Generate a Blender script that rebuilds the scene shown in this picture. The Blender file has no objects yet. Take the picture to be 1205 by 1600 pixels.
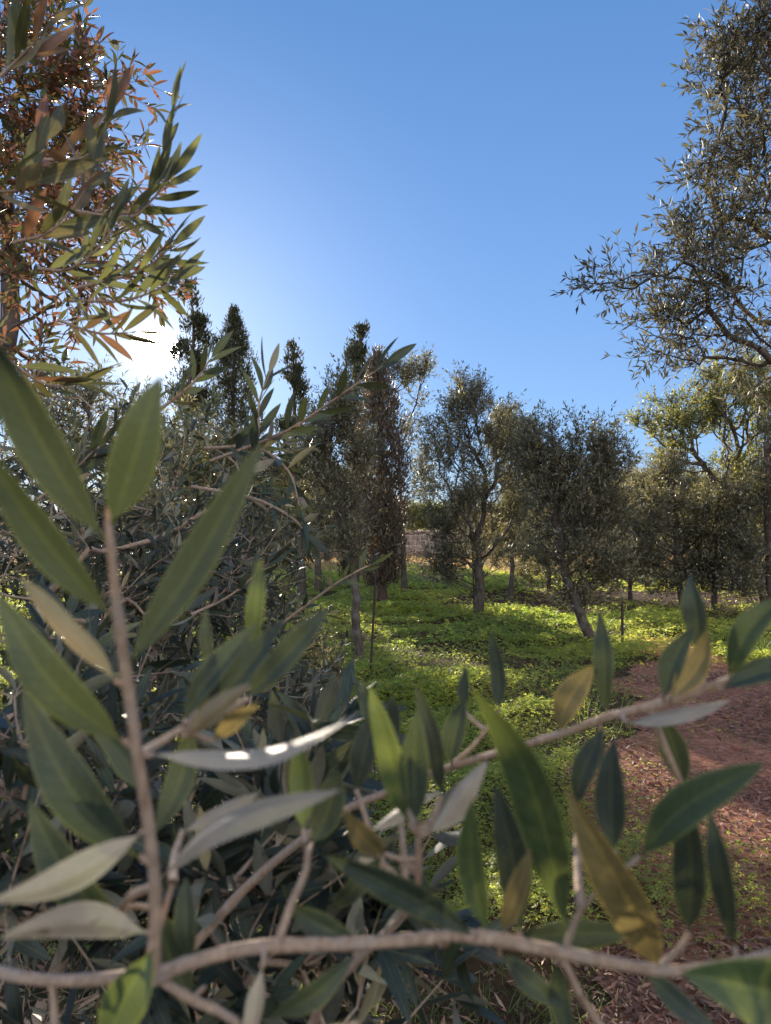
import bpy, math, numpy as np
from mathutils import Vector
R = math.radians
sc = bpy.context.scene
col = sc.collection

# ------------------------------------------------------------ camera
F = 1142.0                      # focal length in pixels of the 1205 x 1600 photograph
EYE, PITCH = 1.5, R(1.25)
cd = bpy.data.cameras.new('camera'); cam = bpy.data.objects.new('camera', cd); col.objects.link(cam)
cam.location = (0, 0, EYE); cam.rotation_euler = (R(90)+PITCH, 0, 0)
cd.sensor_fit = 'VERTICAL'; cd.sensor_height = 24.0; cd.lens = 24.0*F/1600
cd.clip_start = 0.02; cd.clip_end = 3000
cd.dof.use_dof = True; cd.dof.focus_distance = 3.5; cd.dof.aperture_fstop = 7.0
sc.camera = cam

# ------------------------------------------------------------ sky and sun
SKYK = 0.72
SUN_AZ, SUN_EL = math.atan2(-362, 1142), R(13.2)     # azimuth from +Y, to the left
sd = Vector((math.sin(SUN_AZ)*math.cos(SUN_EL), math.cos(SUN_AZ)*math.cos(SUN_EL), math.sin(SUN_EL)))
w = bpy.data.worlds.new('World'); sc.world = w; w.use_nodes = True
nt = w.node_tree; nt.nodes.clear()
def N(tree, typ, **kw):
    n = tree.nodes.new(typ)
    for k, v in kw.items(): setattr(n, k, v)
    return n
sky = N(nt, 'ShaderNodeTexSky', sky_type='NISHITA', sun_disc=False)
sky.sun_elevation = SUN_EL; sky.sun_rotation = SUN_AZ
sky.altitude = 100; sky.air_density = 1.0; sky.dust_density = 0.15; sky.ozone_density = 4.0
bg = N(nt, 'ShaderNodeBackground'); bg.inputs['Strength'].default_value = 0.15
tc = N(nt, 'ShaderNodeTexCoord')
dot = N(nt, 'ShaderNodeVectorMath', operation='DOT_PRODUCT'); dot.inputs[1].default_value = sd
nt.links.new(tc.outputs['Generated'], dot.inputs[0])
ac = N(nt, 'ShaderNodeMath', operation='ARCCOSINE'); nt.links.new(dot.outputs['Value'], ac.inputs[0])
def ramp_of(angle_deg, strength, power):
    m = N(nt, 'ShaderNodeMapRange'); m.inputs['From Min'].default_value = R(angle_deg); m.inputs['From Max'].default_value = 0
    nt.links.new(ac.outputs[0], m.inputs['Value'])
    p = N(nt, 'ShaderNodeMath', operation='POWER'); p.inputs[1].default_value = power; nt.links.new(m.outputs[0], p.inputs[0])
    s = N(nt, 'ShaderNodeMath', operation='MULTIPLY'); s.inputs[1].default_value = strength; nt.links.new(p.outputs[0], s.inputs[0])
    return s
g1, g2, g3 = ramp_of(1.75, 70, .7), ramp_of(4.5, .30, 1.6), ramp_of(28, 0.14, 2.4)    # disc, inner and outer aureole
a1 = N(nt, 'ShaderNodeMath', operation='ADD'); a2 = N(nt, 'ShaderNodeMath', operation='ADD')
nt.links.new(g1.outputs[0], a1.inputs[0]); nt.links.new(g2.outputs[0], a1.inputs[1])
nt.links.new(a1.outputs[0], a2.inputs[0]); nt.links.new(g3.outputs[0], a2.inputs[1])
bg2 = N(nt, 'ShaderNodeBackground'); bg2.inputs['Color'].default_value = (1, .97, .92, 1); nt.links.new(a2.outputs[0], bg2.inputs['Strength'])
hsv = N(nt, 'ShaderNodeMixRGB', blend_type='MULTIPLY'); hsv.inputs[0].default_value = 1; hsv.inputs[2].default_value = (1.0, 1.0, 1.0, 1)
# clear winter sky: the Nishita sky blended into a measured elevation gradient
sepz = N(nt, 'ShaderNodeSeparateXYZ'); nt.links.new(tc.outputs['Generated'], sepz.inputs[0])
gr = N(nt, 'ShaderNodeValToRGB'); el = gr.color_ramp.elements
for p_, c_ in ((0.0, (.88, 1.42, 2.6)), (.12, (.78, 1.38, 2.7)), (.35, (.58, 1.16, 2.45)), (.60, (.35, .88, 2.02)), (1.0, (.26, .66, 1.6))):
    e = el.new(p_) if p_ not in (0.0, 1.0) else el[0 if p_ == 0 else -1]
    e.color = (*[v*SKYK for v in c_], 1)
nt.links.new(sepz.outputs[2], gr.inputs[0])
# sky half away from the sun is brightened as added fill for camera-facing surfaces
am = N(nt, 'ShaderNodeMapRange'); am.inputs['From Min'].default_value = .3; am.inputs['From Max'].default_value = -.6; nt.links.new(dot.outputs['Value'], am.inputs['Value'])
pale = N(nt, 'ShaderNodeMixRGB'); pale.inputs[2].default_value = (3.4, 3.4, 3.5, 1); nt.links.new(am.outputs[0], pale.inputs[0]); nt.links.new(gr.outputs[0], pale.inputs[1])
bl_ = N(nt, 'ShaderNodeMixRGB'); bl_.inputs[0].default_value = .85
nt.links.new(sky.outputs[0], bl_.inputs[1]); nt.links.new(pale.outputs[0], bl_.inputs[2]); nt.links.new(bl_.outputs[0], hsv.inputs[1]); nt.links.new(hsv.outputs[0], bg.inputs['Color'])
add = N(nt, 'ShaderNodeAddShader'); nt.links.new(bg.outputs[0], add.inputs[0]); nt.links.new(bg2.outputs[0], add.inputs[1])
out = N(nt, 'ShaderNodeOutputWorld'); nt.links.new(add.outputs[0], out.inputs[0])

sl = bpy.data.lights.new('sun', 'SUN'); sl.energy = 5.0; sl.angle = R(0.5); sl.color = (1, .88, .72)
so = bpy.data.objects.new('sun', sl); col.objects.link(so)
so.rotation_euler = (-sd).to_track_quat('-Z', 'Y').to_euler()

sc.view_settings.view_transform = 'Standard'; sc.view_settings.look = 'None'
sc.view_settings.exposure = 1.35; sc.view_settings.gamma = 1.0
cy = sc.cycles
cy.max_bounces = 7; cy.diffuse_bounces = 4; cy.glossy_bounces = 2; cy.transmission_bounces = 4
cy.use_denoising = True; cy.sample_clamp_indirect = 6; cy.caustics_reflective = False; cy.caustics_refractive = False

# ------------------------------------------------------------ helpers
def U(v):
    v = np.asarray(v, float); return v/np.maximum(np.linalg.norm(v, axis=-1, keepdims=True), 1e-9)
CP, SP = math.cos(PITCH), math.sin(PITCH)
CAM = np.array((0, 0, EYE))
def P(px, py, d):
    a = (px-602.5)/F; b = (800-py)/F
    return CAM + d*np.array((a, CP - b*SP, SP + b*CP))
_rs = np.random.default_rng(5)
_W = [(_rs.uniform(-1, 1, 2)*k, _rs.uniform(0, 6.28)) for k in (.6, .9, 1.3, 1.8)]
def height(x, y):
    h = 0
    for i, (v, p) in enumerate(_W): h = h + np.sin(x*v[0]*1.3+y*v[1]*1.3+p)*.022/(1+i*.4)
    return h
def ground_at(px, py):
    a = (px-602.5)/F; b = (800-py)/F
    dz = SP + b*CP; d = -EYE/dz
    p = CAM + d*np.array((a, CP-b*SP, dz)); p[2] = float(height(p[0], p[1])); return p, d

def mesh_np(name, V, Q, mat, parent=None, attrs=None, smooth=True):
    V = np.asarray(V, np.float32).reshape(-1, 3); Q = np.asarray(Q, np.int32)
    me = bpy.data.meshes.new(name); k = Q.shape[1]
    me.vertices.add(len(V)); me.loops.add(Q.size); me.polygons.add(len(Q))
    off = np.zeros(3, np.float32)
    if parent is not None: off = np.array(parent.location, np.float32)
    me.vertices.foreach_set('co', (V-off).ravel())
    me.loops.foreach_set('vertex_index', Q.ravel())
    me.polygons.foreach_set('loop_start', np.arange(0, Q.size, k, dtype=np.int32))
    if smooth: me.polygons.foreach_set('use_smooth', np.ones(len(Q), bool))
    me.update(calc_edges=True)
    for an, av in (attrs or {}).items():
        at = me.attributes.new(an, 'FLOAT', 'POINT'); at.data.foreach_set('value', np.asarray(av, np.float32))
    me.materials.append(mat)
    o = bpy.data.objects.new(name, me); col.objects.link(o)
    if parent is not None: o.parent = parent
    return o
def thing(name, label, cat, loc, group=None):
    o = bpy.data.objects.new(name, None); col.objects.link(o); o.location = tuple(float(c) for c in loc)
    o.empty_display_size = .1
    o['label'] = label; o['category'] = cat
    if group: o['group'] = group
    return o
def tag(o, label, cat, group=None):
    o['label'] = label; o['category'] = cat
    if group: o['group'] = group

def tubes(Pn, Rn, sides):
    """Pn (n,k,3) centre lines, Rn (n,k) radii -> verts, quads"""
    Pn = np.asarray(Pn, float); Rn = np.asarray(Rn, float); n, k, _ = Pn.shape
    T = np.gradient(Pn, axis=1); T = U(T)
    ref = np.where(np.abs(T[:, :1, 2:3]) > .9, np.array([[[1., 0, 0]]]), np.array([[[0, 0, 1.]]]))
    A = U(np.cross(T, ref)); B = np.cross(T, A)
    th = np.linspace(0, 2*np.pi, sides, endpoint=False)
    V = Pn[:, :, None] + Rn[:, :, None, None]*(A[:, :, None]*np.cos(th)[None, None, :, None] + B[:, :, None]*np.sin(th)[None, None, :, None])
    idx = np.arange(n*k*sides).reshape(n, k, sides)
    a = idx[:, :-1]; b = idx[:, 1:]
    Q = np.stack([a, np.roll(a, -1, 2), np.roll(b, -1, 2), b], -1).reshape(-1, 4)
    return V.reshape(-1, 3), Q
class Geo:
    def __init__(s): s.V = []; s.Q = []; s.n = 0; s.A = {}
    def add(s, V, Q, **at):
        s.V.append(V); s.Q.append(Q+s.n); s.n += len(V)
        for k, v in at.items(): s.A.setdefault(k, []).append(np.broadcast_to(v, (len(V),)))
    def build(s, name, mat, parent=None, smooth=True):
        return mesh_np(name, np.concatenate(s.V), np.concatenate(s.Q), mat, parent, {k: np.concatenate(v) for k, v in s.A.items()}, smooth)
def smooth_line(pts, m):
    pts = np.asarray(pts, float)
    n = len(pts)
    if n < 3:
        t = np.linspace(0, 1, m)[:, None]; return pts[0]*(1-t)+pts[-1]*t
    ext = np.vstack([2*pts[0]-pts[1], pts, 2*pts[-1]-pts[-2]])
    out = []
    for u in np.linspace(0, n-1-1e-6, m):
        i = int(u); f = u-i; p0, p1, p2, p3 = ext[i], ext[i+1], ext[i+2], ext[i+3]
        out.append(.5*((2*p1)+(-p0+p2)*f+(2*p0-5*p1+4*p2-p3)*f*f+(-p0+3*p1-3*p2+p3)*f**3))
    return np.array(out)

# leaf templates: (s across, t along, h out of plane)
def tmpl_far():
    return np.array([(0, 0, 0), (.5, .45, 0), (0, 1, -.04), (-.5, .45, 0)]), np.array([(0, 1, 2, 3)])
def tmpl_mid():
    return np.array([(0, 0, 0), (.5, .45, .03), (0, 1, -.08), (-.5, .45, .03), (0, .45, 0)]), np.array([(0, 1, 2, 4), (0, 4, 2, 3)])
def tmpl_near(nt_=9):
    V = []; Q = []
    for i in range(nt_):
        t = i/(nt_-1); wd = .03 + .47*math.sin(math.pi*max(0, (t-.06)/.94)**.85)**.85 if 0 < t < 1 else .02
        for s in (-1, 0, 1): V.append((s*wd, t, .035*abs(s)*(wd*2) - .12*t*t))
    for i in range(nt_-1):
        for j in range(2):
            a = i*3+j; Q.append((a, a+1, a+4, a+3))
    return np.array(V), np.array(Q)
FAR, MID, NEAR = tmpl_far(), tmpl_mid(), tmpl_near()
def leaves(B, D, Nn, L, Wd, T, rng, **at):
    """instance a leaf template"""
    TV, TQ = T; n = len(B); D = U(D); S = U(np.cross(D, Nn)); Nn = np.cross(S, D)
    L = np.broadcast_to(L, (n,))[:, None, None]; Wd = np.broadcast_to(Wd, (n,))[:, None, None]
    bend = rng.uniform(.3, 1.8, (n, 1, 1))
    V = B[:, None] + D[:, None]*TV[None, :, 1:2]*L + S[:, None]*TV[None, :, 0:1]*Wd + Nn[:, None]*TV[None, :, 2:3]*L*bend
    Q = TQ[None]+(np.arange(n)*len(TV))[:, None, None]
    v = np.repeat(rng.uniform(0, 1, n), len(TV))
    uu = np.tile(TV[:, 0]/.5, n)
    return V.reshape(-1, 3), Q.reshape(-1, TQ.shape[1]), v, uu

# ------------------------------------------------------------ materials
def mat_new(name):
    m = bpy.data.materials.new(name); m.use_nodes = True; m.node_tree.nodes.clear(); return m, m.node_tree
def ramp(t, fac, stops):
    r = N(t, 'ShaderNodeValToRGB'); el = r.color_ramp.elements
    while len(el) < len(stops): el.new(.5)
    for e, (p, c) in zip(el, stops): e.position = p; e.color = (*c, 1)
    if fac is not None: t.links.new(fac, r.inputs[0])
    return r.outputs[0]
def mix(t, fac, a, b, mode='MIX'):
    m = N(t, 'ShaderNodeMixRGB', blend_type=mode)
    for s, v in ((0, fac), (1, a), (2, b)):
        if hasattr(v, 'is_linked'): t.links.new(v, m.inputs[s])
        else: m.inputs[s].default_value = v if s == 0 else (*v, 1)
    return m.outputs[0]
def noise(t, scale, detail=3, vec=None, rough=.5):
    n = N(t, 'ShaderNodeTexNoise'); n.inputs['Scale'].default_value = scale; n.inputs['Detail'].default_value = detail; n.inputs['Roughness'].default_value = rough
    if vec is None:
        tc = N(t, 'ShaderNodeTexCoord'); vec = tc.outputs['Object']
    t.links.new(vec, n.inputs['Vector']); return n.outputs['Fac']
def finish(t, col_, rough, trans=None, transfac=0, bump=None, bstr=.3, spec=.5, bdist=.01):
    p = N(t, 'ShaderNodeBsdfPrincipled')
    if hasattr(col_, 'is_linked'): t.links.new(col_, p.inputs['Base Color'])
    else: p.inputs['Base Color'].default_value = (*col_, 1)
    if hasattr(rough, 'is_linked'): t.links.new(rough, p.inputs['Roughness'])
    else: p.inputs['Roughness'].default_value = rough
    p.inputs['Specular IOR Level'].default_value = spec
    if bump is not None:
        b = N(t, 'ShaderNodeBump'); b.inputs['Strength'].default_value = bstr; b.inputs['Distance'].default_value = bdist
        t.links.new(bump, b.inputs['Height']); t.links.new(b.outputs[0], p.inputs['Normal'])
    o = N(t, 'ShaderNodeOutputMaterial')
    if trans is None: t.links.new(p.outputs[0], o.inputs[0])
    else:
        tr = N(t, 'ShaderNodeBsdfTranslucent')
        if hasattr(trans, 'is_linked'): t.links.new(trans, tr.inputs[0])
        else: tr.inputs[0].default_value = (*trans, 1)
        mx = N(t, 'ShaderNodeMixShader'); mx.inputs[0].default_value = transfac
        t.links.new(p.outputs[0], mx.inputs[1]); t.links.new(tr.outputs[0], mx.inputs[2]); t.links.new(mx.outputs[0], o.inputs[0])
def attr(t, name):
    a = N(t, 'ShaderNodeAttribute', attribute_name=name); return a.outputs['Fac']
def leaf_mat(name, top, under, trans, tf=.3, rough=.5, near=False, tint=None, spec=.5):
    m, t = mat_new(name)
    geo = N(t, 'ShaderNodeNewGeometry'); v = attr(t, 'v')
    var = ramp(t, v, [(0, (.45, .46, .5)), (.5, (.95, .95, .95)), (.85, (1.35, 1.3, 1.15)), (1, (1.8, 1.5, 1.05))] if tint is None else tint)
    tp, un = top, under
    if near:
        u = attr(t, 'u'); ab = N(t, 'ShaderNodeMath', operation='ABSOLUTE'); t.links.new(u, ab.inputs[0])
        rib_rim = ramp(t, ab.outputs[0], [(0, (.6, .6, .6)), (.03, (.5, .5, .5)), (.09, (0, 0, 0)), (.86, (0, 0, 0)), (.93, (.7, .7, .7)), (1, (1, 1, 1))])  # pale midrib; outer rim lightened to paint in edge light
        tp = mix(t, rib_rim, top, (top[0]*2.6+.08, top[1]*2.2+.06, top[2]*1.6+.01))
        un = mix(t, rib_rim, under, tuple(min(1, c*1.35) for c in under))
        nz = noise(t, 420, 4, rough=.7); blot = noise(t, 75, 8, rough=.72)
        tp = mix(t, .75, tp, ramp(t, blot, [(.3, (.5, .52, .55)), (.7, (1.6, 1.5, 1.4))]), 'MULTIPLY')
        un = mix(t, .7, un, ramp(t, blot, [(.3, (.7, .72, .7)), (.7, (1.25, 1.2, 1.15))]), 'MULTIPLY')
    if near:   # side veins
        tt = attr(t, 't'); w1 = N(t, 'ShaderNodeMath', operation='MULTIPLY_ADD'); w1.inputs[1].default_value = -.12; t.links.new(ab.outputs[0], w1.inputs[0]); t.links.new(tt, w1.inputs[2])
        w2 = N(t, 'ShaderNodeMath', operation='MULTIPLY'); w2.inputs[1].default_value = 82; t.links.new(w1.outputs[0], w2.inputs[0])
        w3 = N(t, 'ShaderNodeMath', operation='SINE'); t.links.new(w2.outputs[0], w3.inputs[0])
        vn = ramp(t, w3.outputs[0], [(.80, (0, 0, 0)), (.97, (.28, .28, .28))]); tp = mix(t, vn, tp, tuple(x*2+.04 for x in top)); un = mix(t, vn, un, tuple(x*.7 for x in under))
    if near:   # dust specks and scabs
        sp = ramp(t, noise(t, 900, 2), [(.66, (0, 0, 0)), (.72, (.45, .45, .45))]); tp = mix(t, sp, tp, (.30, .27, .2))
        sc_ = ramp(t, noise(t, 140, 3), [(.70, (0, 0, 0)), (.74, (.7, .7, .7))]); tp = mix(t, sc_, tp, (.13, .08, .05)); un = mix(t, sc_, un, (.2, .12, .08))
    c = mix(t, geo.outputs['Backfacing'], tp, un)
    c = mix(t, 1.0, c, var, 'MULTIPLY')
    tc_ = mix(t, 1.0, trans, var, 'MULTIPLY')
    if near: tc_ = mix(t, ramp(t, ab.outputs[0], [(0, (.35, .35, .35)), (.02, (.25, .25, .25)), (.06, (0, 0, 0)), (.92, (0, 0, 0)), (1, (.75, .75, .75))]), tc_, (min(1, trans[0]*2+.04), min(1, trans[1]*2+.03), trans[2]*1.4))  # sunlit rim painted into the translucency too, beside a faint midrib
    finish(t, c, rough, tc_, tf, bump=(nz if near else None), bstr=.5, bdist=.0009, spec=spec)
    return m
M = {}
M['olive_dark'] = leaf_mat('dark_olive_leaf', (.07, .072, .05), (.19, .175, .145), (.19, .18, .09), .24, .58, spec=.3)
M['olive'] = leaf_mat('olive_leaf', (.085, .082, .055), (.31, .285, .225), (.30, .28, .11), .32)
M['olive_near'] = leaf_mat('olive_leaf_close', (.032, .052, .038), (.50, .42, .33), (.085, .105, .03), .17, .50, near=True)
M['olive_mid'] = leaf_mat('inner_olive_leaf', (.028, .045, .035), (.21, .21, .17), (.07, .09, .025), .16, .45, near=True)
M['olive_flare_tint'] = leaf_mat('flare_tinted_olive_leaf', (.11, .075, .048), (.32, .24, .18), (.21, .135, .06), .30, .42, near=True,
    tint=[(0, (.45, .85, .5)), (.4, (.75, .95, .7)), (.65, (1.2, .85, .85)), (1, (1.6, 1.0, .95))])  # reddish lens flare colour painted into the leaves, mixed with green
M['olive_spray'] = leaf_mat('outer_olive_leaf', (.065, .075, .045), (.24, .22, .16), (.20, .21, .06), .32, .42, near=True)
M['olive_yellow'] = leaf_mat('yellowed_olive_leaf', (.20, .165, .065), (.34, .28, .17), (.17, .13, .045), .28, .45, near=True)
M['olive_young'] = leaf_mat('young_olive_leaf', (.05, .085, .035), (.46, .40, .27), (.15, .18, .035), .25, .50, near=True)
M['cypress'] = leaf_mat('cypress_spray', (.075, .08, .05), (.09, .09, .055), (.14, .14, .06), .2, .7, spec=.2)
M['cypress_brown'] = leaf_mat('brown_cypress_spray', (.12, .095, .07), (.24, .19, .15), (.2, .15, .09), .2, .5, spec=.4)
M['bright'] = leaf_mat('light_green_leaf', (.15, .16, .065), (.2, .21, .1), (.42, .42, .11), .38, .5)
M['clover'] = leaf_mat('clover_leaf', (.21, .24, .075), (.24, .27, .09), (.68, .76, .13), .60, .5,
    tint=[(0, (.55, .7, .6)), (.5, (1, 1, 1)), (.9, (1.35, 1.15, .9)), (1, (1.6, 1.2, .8))], spec=.3)
M['grass'] = leaf_mat('grass_blade', (.09, .13, .04), (.09, .13, .04), (.3, .38, .08), .4, .5, spec=.3)
M['dry'] = leaf_mat('dry_grass_blade', (.45, .34, .17), (.45, .34, .17), (.62, .44, .19), .45, .6, spec=.2)
M['litter'] = leaf_mat('fallen_leaf', (.30, .17, .12), (.42, .30, .22), (.2, .12, .06), .12, .6, spec=.3,
    tint=[(0, (.35, .3, .3)), (.4, (.8, .75, .75)), (.8, (1.1, 1.05, 1)), (1, (1.7, 1.6, 1.45))])

def bark(name, c1, c2, scale=40, near=False):
    m, t = mat_new(name)
    tc = N(t, 'ShaderNodeTexCoord'); mp = N(t, 'ShaderNodeMapping'); mp.inputs['Scale'].default_value = (1, 1, .35)
    t.links.new(tc.outputs['Object'], mp.inputs[0])
    n = noise(t, scale, 6, mp.outputs[0], .65)
    cc = ramp(t, n, [(.3, c1), (.7, c2)]); b2 = noise(t, scale*.22, 5)
    cc = mix(t, ramp(t, b2, [(.52, (0, 0, 0)), (.6, (.65, .65, .65))]), cc, tuple(x*.55+.10 for x in c2)); cc = mix(t, ramp(t, noise(t, scale*.6, 2), [(.68, (0, 0, 0)), (.72, (.6, .6, .6))]), cc, tuple(x*.4 for x in c1))
    finish(t, cc, .8, bump=n, bstr=.8, bdist=(.0012 if near else .01), spec=.25)
    return m
M['bark'] = bark('olive_bark', (.045, .035, .03), (.17, .13, .10), 30)
M['bark_dark'] = bark('dark_bark', (.05, .03, .025), (.16, .10, .08), 30)
M['twig'] = bark('young_olive_stem', (.27, .18, .12), (.56, .41, .30), 320, near=True)
m, t = mat_new('rusty_steel'); n = noise(t, 60, 5); finish(t, ramp(t, n, [(.35, (.02, .015, .014)), (.7, (.09, .045, .03))]), .7, bump=n, bstr=.4, bdist=.002); M['rust'] = m

# ground
m, t = mat_new('soil'); geo = N(t, 'ShaderNodeNewGeometry'); pos = geo.outputs['Position']
n1 = noise(t, 14, 8, pos, .7); n2 = noise(t, .7, 3, pos)
soil = ramp(t, n1, [(.3, (.035, .022, .014)), (.7, (.13, .075, .045))])
dryc = ramp(t, n1, [(.3, (.16, .13, .06)), (.7, (.33, .26, .14))])
sep = N(t, 'ShaderNodeSeparateXYZ'); t.links.new(pos, sep.inputs[0])
ad = N(t, 'ShaderNodeMath', operation='MULTIPLY_ADD'); ad.inputs[1].default_value = 5; t.links.new(n2, ad.inputs[0]); t.links.new(sep.outputs[1], ad.inputs[2])
mr = N(t, 'ShaderNodeMapRange'); mr.inputs['From Min'].default_value = 23; mr.inputs['From Max'].default_value = 28; t.links.new(ad.outputs[0], mr.inputs[0])
finish(t, mix(t, mr.outputs[0], soil, dryc), .95, bump=n1, bstr=.9, bdist=.03, spec=.1); M['soil'] = m
m, t = mat_new('red_earth'); geo = N(t, 'ShaderNodeNewGeometry'); pos = geo.outputs['Position']
n1 = noise(t, 22, 9, pos, .75); n2 = noise(t, 1.6, 4, pos, .6)
c = mix(t, .8, ramp(t, n1, [(.28, (.13, .05, .032)), (.5, (.40, .18, .115)), (.75, (.66, .40, .29))]), ramp(t, n2, [(.3, (.6, .6, .6)), (.7, (1.3, 1.2, 1.15))]), 'MULTIPLY')
finish(t, c, .95, bump=n1, bstr=1.0, bdist=.03, spec=.1); M['red'] = m
# stone wall
m, t = mat_new('stone_blocks')
tc = N(t, 'ShaderNodeTexCoord'); mp = N(t, 'ShaderNodeMapping'); mp.inputs['Rotation'].default_value = (R(90), 0, 0)
br = N(t, 'ShaderNodeTexBrick'); br.inputs['Scale'].default_value = 1.0; br.inputs['Brick Width'].default_value = .55; br.inputs['Row Height'].default_value = .27
br.inputs['Mortar Size'].default_value = .03; br.inputs['Mortar Smooth'].default_value = .5; br.inputs['Bias'].default_value = 0
br.inputs['Color1'].default_value = (.36, .25, .20, 1); br.inputs['Color2'].default_value = (.50, .36, .28, 1); br.inputs['Mortar'].default_value = (.66, .54, .44, 1)
sx = N(t, 'ShaderNodeSeparateXYZ'); cx = N(t, 'ShaderNodeCombineXYZ'); t.links.new(tc.outputs['Object'], sx.inputs[0])
t.links.new(sx.outputs[0], cx.inputs[0]); t.links.new(sx.outputs[2], cx.inputs[1]); t.links.new(cx.outputs[0], br.inputs['Vector'])
n1 = noise(t, 6, 6)
c = mix(t, .8, br.outputs['Color'], ramp(t, n1, [(.3, (.65, .65, .68)), (.7, (1.3, 1.25, 1.2))]), 'MULTIPLY')
bm_ = N(t, 'ShaderNodeMath', operation='SUBTRACT'); t.links.new(n1, bm_.inputs[0]); t.links.new(br.outputs['Fac'], bm_.inputs[1])
finish(t, c, .9, bump=bm_.outputs[0], bstr=.8, bdist=.03, spec=.2); M['stone'] = m

# ------------------------------------------------------------ ground sheets
def sheet(xs, ys, dz, name, mat, edge=None):
    X, Y = np.meshgrid(xs, ys)
    if edge is not None: X = edge(X, Y)
    far = np.clip(1-(np.abs(Y)-60)/60, 0, 1)*np.clip(1-(np.abs(X)-60)/60, 0, 1)
    V = np.stack([X, Y, height(X, Y)*far+dz], -1).reshape(-1, 3)
    nx, ny = len(xs), len(ys); i = np.arange(nx*ny).reshape(ny, nx)
    Q = np.stack([i[:-1, :-1], i[:-1, 1:], i[1:, 1:], i[1:, :-1]], -1).reshape(-1, 4)
    return mesh_np(name, V, Q, mat)
near = np.arange(-14, 14.01, .2)
xs = np.concatenate([[-1500, -500, -150, -70, -40, -25, -18], near, [18, 25, 40, 70, 150, 500, 1500]])
ys = np.concatenate([[-300, -60, -20, -8], np.arange(-3, 30.01, .2), [33, 37, 45, 60, 90, 150, 400, 1500]])
o = sheet(xs, ys, 0, 'ground', M['soil']); o['kind'] = 'structure'
EY = np.array([0.2, 2.2, 3.6, 5.3, 7.4, 9.0, 9.8, 10.0]); EX = np.array([.35, .62, .98, 1.6, 2.5, 3.1, 3.55, 3.7])
ER = np.array([3.2, 3.4, 3.7, 3.9, 4.1, 4.2, 4.0, 3.75])
def wob(y, k): return .17*np.sin(y*2.3+k)+.09*np.sin(y*5.9+2*k)+.05*np.sin(y*13+k)+.03*np.sin(y*29+k)
def pl(y): return np.interp(y, EY, EX)+wob(y, 1.0)
def pr(y): return np.interp(y, EY, ER)+wob(y, 4.0)
py_ = np.arange(.2, 10.01, .1)
o = sheet(np.linspace(0, 1, 50), py_, .006, 'earth_path', M['red'], lambda X, Y: pl(Y)+(pr(Y)-pl(Y))*X); o['kind'] = 'structure'

# ------------------------------------------------------------ ground cover
rng = np.random.default_rng(11)
def lognoise(x, y, k, s):
    r = np.random.default_rng(s); v = 0
    for i in range(6):
        a = r.uniform(0, 6.28); f = k*r.uniform(.6, 2.2); v = v + np.sin((x*np.cos(a)+y*np.sin(a))*f+r.uniform(0, 6.28))
    return v/6*1.6
def frustum(n, y0, y1, m=.62, e=1.0):
    y = y0*(y1/y0)**(rng.uniform(0, 1, n)**e); x = rng.uniform(-1, 1, n)*(m*y+.3); return x, y
def keep_out(x, y, pth):       # probability of being on the path
    inside = (x > pl(y)) & (x < pr(y)) & (y < 10)
    return inside
x, y = frustum(400000, 2.6, 29)
dens = .5+.8*lognoise(x, y, 1.1, 3)
fade = np.clip((26-y)/5, .05, 1)*np.clip((y-2.4)/2.0, .45, 1)
pd = np.clip(dens*1.1+.35, .05, 1)*fade
on = keep_out(x, y, 0)
d_edge = np.minimum(x-pl(y), pr(y)-x)
bare = np.clip((x-.2-.15*(y-12))*.8, 0, 1)*np.clip(1.1-np.abs(y-15.2)/2.3, 0, 1); pd = pd*(1-.93*np.clip(bare*1.6, 0, 1)); pd = pd*(1-.6*np.clip((x-3.5)/2, 0, 1)*np.clip((y-10)/2, 0, 1))
pd = np.where(on, np.clip(.55-d_edge*.7, .02, 1)*np.clip(dens*1.3, .1, 1), pd)
k = rng.uniform(0, 1, len(x)) < pd; x, y = x[k], y[k]
mound = np.clip(.10+.13*lognoise(x, y, 2.6, 8)+.07*lognoise(x, y, 8, 9), .015, .36)
z = height(x, y)+mound*rng.uniform(.35, 1, len(x))
n = len(x); size = np.clip(.0125*(y/5)**.85, .010, .05)*rng.uniform(.6, 1.4, n)*(1+.38*lognoise(x, y, 1.4, 61))
B = np.stack([x, y, z], -1)
Nn = U(np.stack([rng.normal(0, .45, n), rng.normal(0, .45, n), np.ones(n)], -1))
a0 = rng.uniform(0, 6.28, n); vv = np.clip(rng.normal(.5, .2, n)+.25*lognoise(x, y, .8, 4), 0, 1)
Vs = []; Qs = []; va = []
for j in range(3):
    a = a0+j*2.094
    D = np.stack([np.cos(a), np.sin(a), np.zeros(n)], -1); D = U(D-Nn*np.sum(D*Nn, -1, keepdims=True)); S = np.cross(Nn, D)
    s_ = size[:, None]
    q = np.stack([B, B+D*s_*.75+S*s_*.55+Nn*s_*.1, B+D*s_*1.05-Nn*s_*.12, B+D*s_*.75-S*s_*.55+Nn*s_*.1], 1)
    Vs.append(q.reshape(-1, 3)); va.append(np.repeat(vv, 4)); Qs.append(np.arange(n*4).reshape(n, 4)+j*n*4)
o = mesh_np('clover', np.concatenate(Vs), np.concatenate(Qs), M['clover'], None, {'v': np.concatenate(va)}, smooth=False)
tag(o, 'lush green clover carpeting the ground between the trees', 'clover'); o['kind'] = 'stuff'

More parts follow.
